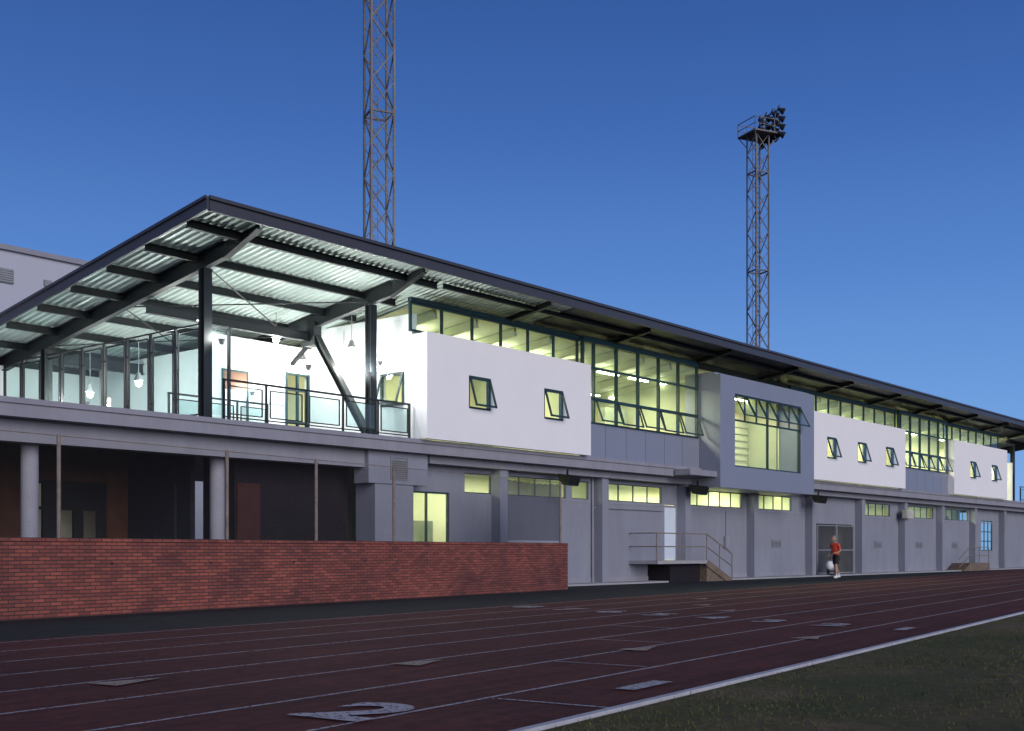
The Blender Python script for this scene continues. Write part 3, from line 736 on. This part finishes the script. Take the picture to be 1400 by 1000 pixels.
# ------------------------------------------------------------------ background building
bb = empty('background_building')
w = P('walls', M['bgwhite'], bb); w.box(-30, 62, 56, 75, 0, 15.9); w.done()
w = P('parapet_cap', M['slab'], bb); w.box(-30.2, 62.2, 55.8, 75.2, 15.902, 16.15); w.done()
w = P('louvre', M['galv'], bb); w.box(26.2, 28.9, 55.9, 55.99, 14.3, 15.0)
for i in range(6): w.box(26.2, 28.9, 55.86, 55.898, 14.33 + .11 * i, 14.38 + .11 * i)
w.box(30.5, 30.9, 55.88, 55.99, 14.5, 14.8); w.done()

# ------------------------------------------------------------------ light masts
def mast(x, y, w, H, rz=0.6):
    T = empty('floodlight_mast', (x, y, 0), rz)
    m = P('lattice', M['tower'], T); h = w / 2
    cs = [(-h, -h), (h, -h), (h, h), (-h, h)]
    for c in cs: m.beam((c[0], c[1], 0), (c[0], c[1], H), .10)
    z = 0; ph = 1.5; i = 0
    while z < H - 0.1:
        z2 = min(z + ph, H)
        for j in range(4):
            A, Bc = cs[j], cs[(j + 1) % 4]
            if (i + j) % 2: A, Bc = Bc, A
            m.beam((*A, z), (*Bc, z2), .055)
            if j % 2 == 0: m.beam((*Bc, z), (*A, z2), .04)
            if i % 5 == 0: m.beam((*A, z), (*Bc, z), .09)
        z = z2; i += 1
    m.beam((-h + .1, 0, 0), (-h + .1, 0, H), .03); m.beam((-h + .5, 0, 0), (-h + .5, 0, H), .03)   # ladder
    z = 1
    while z < H: m.beam((-h + .1, 0, z), (-h + .5, 0, z), .025); z += .4
    xl = -1.05
    for a_ in (-1, 1):
        m.beam((xl, a_ * 1.1, H), (1.5, a_ * 1.1, H), .1); m.beam((xl, a_ * 1.1, H + 1.0), (1.5, a_ * 1.1, H + 1.0), .05); m.beam((xl, a_ * 1.1, H + .5), (1.5, a_ * 1.1, H + .5), .04)
        for xx in (xl, -.2, .7, 1.5): m.beam((xx, a_ * 1.1, H), (xx, a_ * 1.1, H + 1.0), .05)
        m.beam((-h, a_ * h, H - .9), (xl, a_ * 1.1, H), .07); m.beam((h, a_ * h, H - .9), (1.5, a_ * 1.1, H), .07)
    for xx in (xl, 1.5):
        m.beam((xx, -1.1, H), (xx, 1.1, H), .1); m.beam((xx, -1.1, H + 1.0), (xx, 1.1, H + 1.0), .05); m.beam((xx, -1.1, H + .5), (xx, 1.1, H + .5), .04)
    m.box(xl, 1.5, -1.1, 1.1, H - .03, H + .02)
    for zz in (.1, .9, 1.7): m.beam((1.0, -1.2, H + zz), (1.0, 1.3, H + zz), .09)
    for yy in (-.8, 1.0): m.beam((1.0, yy, H - .3), (1.0, yy, H + 1.9), .09)
    m.done()
    L = P('floodlight_heads', M['black'], T); LL = P('floodlight_lenses', M['lens'], T)
    for zz in (0.0, .6, 1.2, 1.8):
        for k_ in range(4):
            yy = -1.2 + .8 * k_; x0 = 1.0
            d = Vector((.62, -.30 + .15 * k_, -.38)).normalized(); c0 = Vector((x0, yy, H + zz))
            L.cyl(c0, c0 + d * .24, .11, 10, r2=.16); L.cyl(c0 + d * .24, c0 + d * .50, .18, 12, r2=.27)
            LL.cyl(c0 + d * .502, c0 + d * .53, .24, 12)
            L.beam(c0 + Vector((-.1, 0, -.1)), c0 + Vector((.1, 0, .3)), .07)
    L.done(); LL.done()
mast(40.2, 41.9, 1.15, 33.5, rz=-0.45)
mast(81.3, 43.2, 1.15, 32.9, rz=-0.45)

# ------------------------------------------------------------------ person
M['skin'] = pmat('skin', (0.42, 0.24, 0.17), 0.6, var=.05); M['shirt'] = pmat('red_shirt', (0.62, 0.06, 0.035), 0.8, var=.08)
M['shorts'] = pmat('black_shorts', (0.02, 0.02, 0.025), 0.8); M['sock'] = pmat('white_shoes', (0.7, 0.7, 0.72), 0.7, var=.05); M['hair'] = pmat('grey_hair', (0.22, 0.2, 0.19), 0.8)
def person(name, loc, rz, sc=1.0):
    E = empty(name, loc, rz); E.scale = (sc, sc, sc)
    J = [((0, 0, .96), (.125, .15), -1), ((.03, 0, 1.12), (.115, .145), 0), ((.07, 0, 1.33), (.125, .17), 1), ((.11, 0, 1.47), (.07, .08), 2), ((.135, 0, 1.55), (.055, .055), 3),
        ((.08, .185, 1.42), (.06, .06), 2), ((.05, .25, 1.14), (.046, .046), 5), ((.27, .20, 1.06), (.033, .033), 6), ((.34, .18, 1.07), (.036, .02), 7),
        ((.08, -.185, 1.42), (.06, .06), 2), ((-.04, -.25, 1.15), (.046, .046), 9), ((.12, -.25, .98), (.033, .033), 10), ((.19, -.24, .95), (.036, .02), 11),
        ((.01, .10, .88), (.095, .095), 0), ((.16, .10, .52), (.062, .062), 13), ((.14, .10, .30), (.055, .055), 14), ((.10, .10, .09), (.038, .038), 15), ((.26, .11, .045), (.04, .035), 16),
        ((-.01, -.10, .88), (.095, .095), 0), ((-.06, -.10, .51), (.062, .062), 18), ((-.19, -.10, .31), (.055, .055), 19), ((-.32, -.10, .13), (.038, .038), 20), ((-.20, -.10, .045), (.04, .035), 21)]
    me = D.meshes.new('body'); me.from_pydata([j[0] for j in J], [(i, j[2]) for i, j in enumerate(J) if j[2] >= 0], [])
    o = D.objects.new('tmp', me); COL.objects.link(o)
    sm = o.modifiers.new('s', 'SKIN'); sm.use_smooth_shade = True
    for i, j in enumerate(J): me.skin_vertices[0].data[i].radius = j[1]
    me.skin_vertices[0].data[0].use_root = True
    ss = o.modifiers.new('u', 'SUBSURF'); ss.levels = 2; ss.render_levels = 2
    dg = bpy.context.evaluated_depsgraph_get(); dg.update()
    m2 = D.meshes.new_from_object(o.evaluated_get(dg)); D.objects.remove(o)
    b = D.objects.new('body', m2); COL.objects.link(b); b.parent = E
    m2.materials.clear()
    for mt in (M['skin'], M['shirt'], M['shorts'], M['sock']): m2.materials.append(mt)
    for p in m2.polygons:
        c_ = p.center; p.use_smooth = True
        arm = abs(c_.y) > .155 and c_.z > .9
        if c_.z > 1.0 and c_.z < 1.50 and not (arm and c_.z < 1.24): p.material_index = 1
        elif c_.z <= 1.0 and c_.z > .62 and abs(c_.y) < .2: p.material_index = 2
        elif c_.z < .2: p.material_index = 3
        else: p.material_index = 0
    hd = P('head', M['skin'], E, smooth=True); hc = (.155, 0, 1.665)
    hd.ball(hc, .1, 10, (.98, .78, 1.2)); hd.ball((.255, 0, 1.655), .018, 6, (1, .8, 1.3)); hd.ball((.16, .078, 1.66), .024, 6, (.8, .4, 1.2)); hd.ball((.16, -.078, 1.66), .024, 6, (.8, .4, 1.2))
    hd.ball((.235, 0, 1.60), .03, 6, (.8, 1, .7))
    for (hx, hy, hz, sg_) in ((.34, .18, 1.07, 1), (.19, -.24, .95, -1)):
        for k_, ln_ in enumerate((.062, .072, .068, .052)):
            a_ = Vector((hx + .03, hy + (k_ - 1.5) * .019, hz)); m_ = a_ + Vector((ln_ * .5, 0, -.015)); e_ = m_ + Vector((ln_ * .35, 0, -.035))
            hd.cyl(a_, m_, .0095, 6, r2=.009); hd.cyl(m_, e_, .009, 6, r2=.007)
        hd.cyl((hx, hy - sg_ * .03, hz), (hx + .045, hy - sg_ * .055, hz - .01), .011, 6, r2=.008)
    hd.done()
    hr_ = P('hair', M['hair'], E, smooth=True); hr_.ball((.138, 0, 1.692), .1, 10, (.98, .84, 1.08)); hr_.done()
    ey = P('face_details', M['black'], E, smooth=True)
    for s in (1, -1): ey.ball((.244, s * .033, 1.672), .010, 5)
    ey.box(.243, .256, -.022, .022, 1.618, 1.624); ey.done()
    sh = P('shorts_hem', M['shorts'], E)
    sh.cyl((.02, .10, .90), (.125, .10, .60), .105, 12, r2=.095); sh.cyl((-.01, -.10, .90), (-.05, -.10, .60), .105, 12, r2=.095); sh.done()
    so = P('shoes', M['sock'], E, smooth=True); so.ball((.17, .10, .045), .13, 8, (1.05, .40, .36)); so.ball((-.27, -.10, .07), .12, 8, (1.0, .40, .40)); so.done()
person('man_walking', (48.3, 21.9, 0), math.radians(165), 1.03)
bg = empty('equipment_trolley', (52.6, 24.0, 0.05))
q = P('bag', M['sock'], bg, smooth=True); q.cyl((0, 0, .15), (.18, 0, .95), .17, 14, r2=.15); q.ball((.18, 0, .95), .15, 8, (1, 1, .6)); q.ball((-.2, .1, .45), .17, 8, (1, 1, 1.3)); q.done()
q = P('trolley_frame', M['black'], bg)
q.cyl((-.25, -.15, .14), (.35, -.15, 1.25), .018, 6); q.cyl((-.25, .15, .14), (.35, .15, 1.25), .018, 6); q.cyl((.35, -.15, 1.25), (.35, .15, 1.25), .018, 6)
for s in (-.2, .2): q.cyl((-.1, s, .14), (-.1, s + .03, .14), .14, 16)
q.beam((-.3, 0, .03), (.2, 0, .03), .3, .03); q.done()

# ------------------------------------------------------------------ sky, sun, camera
W = D.worlds.new('World'); scene.world = W; W.use_nodes = True; nt = W.node_tree; nt.nodes.clear()
out = nt.nodes.new('ShaderNodeOutputWorld'); bg_ = nt.nodes.new('ShaderNodeBackground')
sky = nt.nodes.new('ShaderNodeTexSky'); sky.sky_type = 'NISHITA'; sky.sun_disc = False
EL = math.radians(16); AZ = math.radians(200)     # direction the light comes from, measured clockwise from +Y
sky.sun_elevation = math.radians(2); sky.sun_rotation = AZ
tc = nt.nodes.new('ShaderNodeTexCoord'); sx = nt.nodes.new('ShaderNodeSeparateXYZ'); nt.links.new(tc.outputs['Generated'], sx.inputs[0])
rp = nt.nodes.new('ShaderNodeValToRGB'); e = rp.color_ramp.elements
e[0].position = 0.0; e[0].color = (.22, .44, .82, 1); e[1].position = 1.0; e[1].color = (.008, .025, .12, 1)
for pos, c_ in ((.10, (.155, .345, .74, 1)), (.22, (.085, .225, .60, 1)), (.34, (.042, .132, .43, 1)), (.46, (.023, .080, .30, 1))):
    x = e.new(pos); x.color = c_
nt.links.new(sx.outputs[2], rp.inputs['Fac'])
ms = nt.nodes.new('ShaderNodeMix'); ms.data_type = 'RGBA'; ms.blend_type = 'ADD'; ms.inputs[0].default_value = 0.010
nt.links.new(rp.outputs['Color'], ms.inputs[6]); nt.links.new(sky.outputs['Color'], ms.inputs[7])
nt.links.new(ms.outputs[2], bg_.inputs[0]); bg_.inputs[1].default_value = 1.0
nt.links.new(bg_.outputs[0], out.inputs[0])
sl_ = D.lights.new('sun', 'SUN'); sl_.energy = 2.3; sl_.angle = math.radians(40); sl_.color = (1.0, 0.92, 0.87)
so = D.objects.new('sun', sl_); COL.objects.link(so)
dv = Vector((math.sin(AZ) * math.cos(EL), math.cos(AZ) * math.cos(EL), math.sin(EL)))
so.rotation_euler = dv.to_track_quat('Z', 'Y').to_euler(); so.location = (0, -20, 40)

cam = D.cameras.new('camera'); co = D.objects.new('camera', cam); COL.objects.link(co); scene.camera = co
co.location = (0, 0, 1.2); co.rotation_euler = (math.radians(90), 0, math.radians(39.76 - 90))
cam.sensor_width = 36; cam.lens = 36 * 1613 / 1400; cam.shift_y = (753 - 500) / 1400
cam.clip_end = 4000; cam.clip_start = 0.1
scene.view_settings.view_transform = 'Standard'; scene.view_settings.look = 'None'; scene.view_settings.exposure = 0
